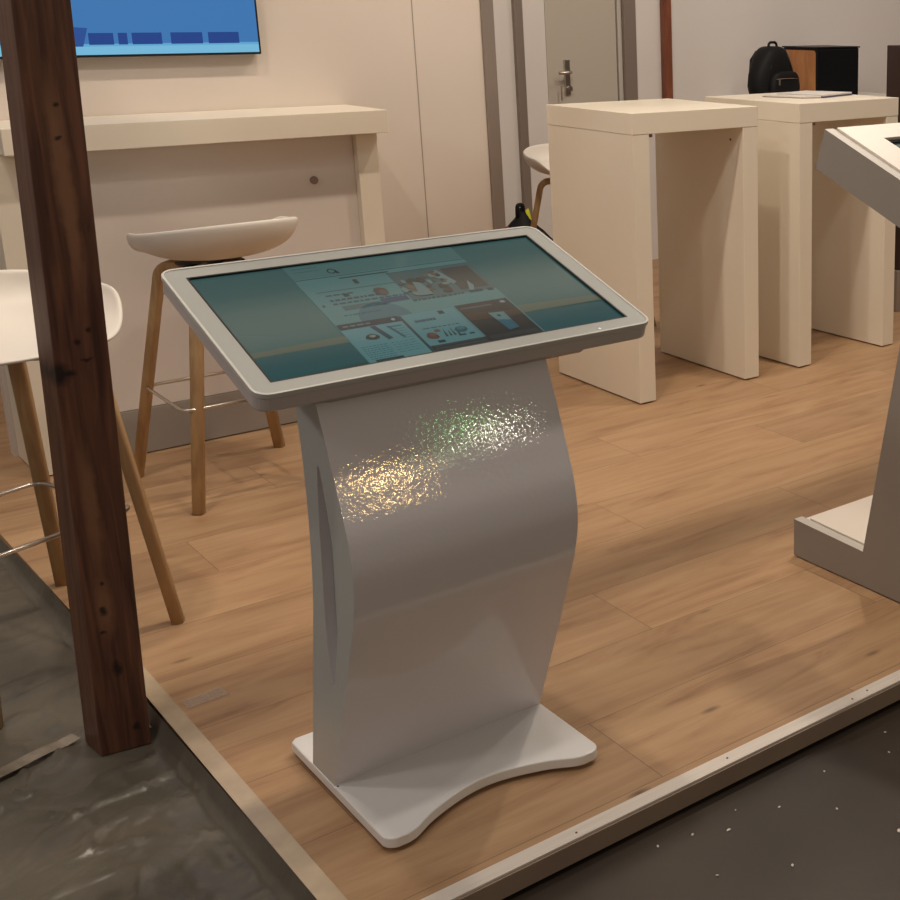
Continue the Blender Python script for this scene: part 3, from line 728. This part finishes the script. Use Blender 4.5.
obj('body', box((4.785, 4.05, BZ), (5.135, 4.36, 1.238)), M_black, t, bevel=.004, world=True)
obj('wooden_side', prism(rrect(4.066, BZ + .004, 4.352, 1.226, .02, 5), 0, 4.776, 4.7848), M_wbox, t, world=True)
obj('lid_edge', box((4.776, 4.045, 1.2385), (5.142, 4.365, 1.247)), M_black, t, bevel=.001, world=True)
obj('front_grille', box((4.795, 4.044, BZ + .02), (5.125, 4.0495, 1.225)), mat('grille_cloth', (.007, .007, .009), .9, spec=.1, bump=.6, bscale=150), t, world=True)

def backpack():
    t = thing('backpack', 'black quilted backpack standing behind the far bar table', 'backpack', (4.475, 4.12, BZ), .12)
    def lump(rx_, ry_, rz_, cx, cy, cz, pw=2.6, top=.25, n=28, m=20):
        bm = bmesh.new(); rings = []
        for i in range(m + 1):
            ph = -PI / 2 + PI * i / m; cp, s = math.cos(ph), math.sin(ph)
            zz = math.copysign(abs(s) ** (2 / pw), s); rr = abs(cp) ** (2 / pw)
            tp = 1 - top * max(0, zz + .1)
            ring = []
            for j in range(n):
                a = 2 * PI * j / n; c, q = math.cos(a), math.sin(a)
                w = 1 + .03 * noise.noise(Vector((c * 2 + cx, q * 2, zz * 2)))
                ring.append(bm.verts.new((cx + rx_ * tp * w * rr * math.copysign(abs(c) ** .8, c), cy + ry_ * w * rr * math.copysign(abs(q) ** .8, q), cz + rz_ * zz)))
            rings.append(ring)
        for a, b in zip(rings, rings[1:]):
            for j in range(n): bm.faces.new((a[j], a[(j + 1) % n], b[(j + 1) % n], b[j]))
        bmesh.ops.remove_doubles(bm, verts=bm.verts, dist=1e-4); return bm
    obj('body', lump(.175, .085, .160, 0, 0, .160, pw=4.2, top=.42), M_bag, t, smooth=True)
    fp = obj('front_pocket', lump(.125, .04, .085, .02, -.088, .093, pw=4, top=.1), M_bag, t, smooth=True)
    obj('zipper', rod([(-.085, -.120, .135), (-.03, -.133, .138), (.05, -.133, .137), (.105, -.118, .133)], .0018, 6), M_steel if False else M_btn, fp, smooth=True)
    obj('zipper_pull', box((-.075, -.132, .10), (-.066, -.126, .133)), M_steel, fp)
    # quilting ridges on the upper flap
    bm = bmesh.new()
    for i in range(6):
        rod([(-.09 + .03 * i, -.076, .19), (-.05 + .024 * i, -.07, .27), (-.03 + .018 * i, -.055, .305)], .003, 5, bm)
    for i in range(5):
        rod([(.10 - .03 * i, -.077, .19), (.07 - .025 * i, -.07, .27)], .003, 5, bm)
    obj('quilted_flap', bm, mat('quilt_seam', (.05, .05, .055), .4), t, smooth=True)
    obj('top_handle', rod(arc_round([(-.04, -.01, .305), (-.03, -.01, .342), (.03, -.01, .342), (.04, -.01, .305)], .02), .008, 8), M_bag, t, smooth=True)
    for s in (-1, 1):
        obj('shoulder_strap', sweep([(s * .05, .07, .29), (s * .08, .088, .24), (s * .09, .09, .12), (s * .09, .07, .03)], .045, .012, 8), M_bag, t, smooth=True)
backpack()

# ------------------------------------------------------------------ things on the floor near the far wall
def soft(name, c, r, m, parent=None, seed=0, cone=0, world=True, sub=3):
    bm = bmesh.new(); bmesh.ops.create_icosphere(bm, subdivisions=sub, radius=1)
    for v in bm.verts:
        n = v.co.copy(); k = 1 + .18 * noise.noise(n * 1.6 + Vector((seed, 0, 0)))
        tz = (1 - cone * max(0, n.z))
        v.co = Vector((c[0] + n.x * r[0] * k * tz, c[1] + n.y * r[1] * k * tz, max(c[2] + n.z * r[2] * k, c[2] - r[2])))
    return obj(name, bm, m, parent, smooth=True, world=world)
t = thing('holdall', 'black cone-shaped holdall bag on the floor by the far wall, behind the kiosk screen', 'bag', (2.80, 4.2, 0))
soft('body', (2.80, 4.2, .205), (.21, .16, .235), M_bag, t, 1, .74)
bm = rod(arc_round([(2.765, 4.19, .38), (2.768, 4.19, .47), (2.80, 4.19, .47), (2.805, 4.19, .38)], .03), .011, 8)
obj('handle', bm, M_bag, t, smooth=True, world=True)
tag(soft('red_jacket', (2.60, 4.02, .19), (.06, .06, .20), M_red, None, 3, .3), 'dark red folded jacket on the floor left of the black holdall', 'jacket')
tag(soft('yellow_vest', (2.965, 4.43, .205), (.03, .035, .205), M_yellow, None, 5, .2), 'neon yellow vest bundle on the floor behind the black holdall', 'vest')
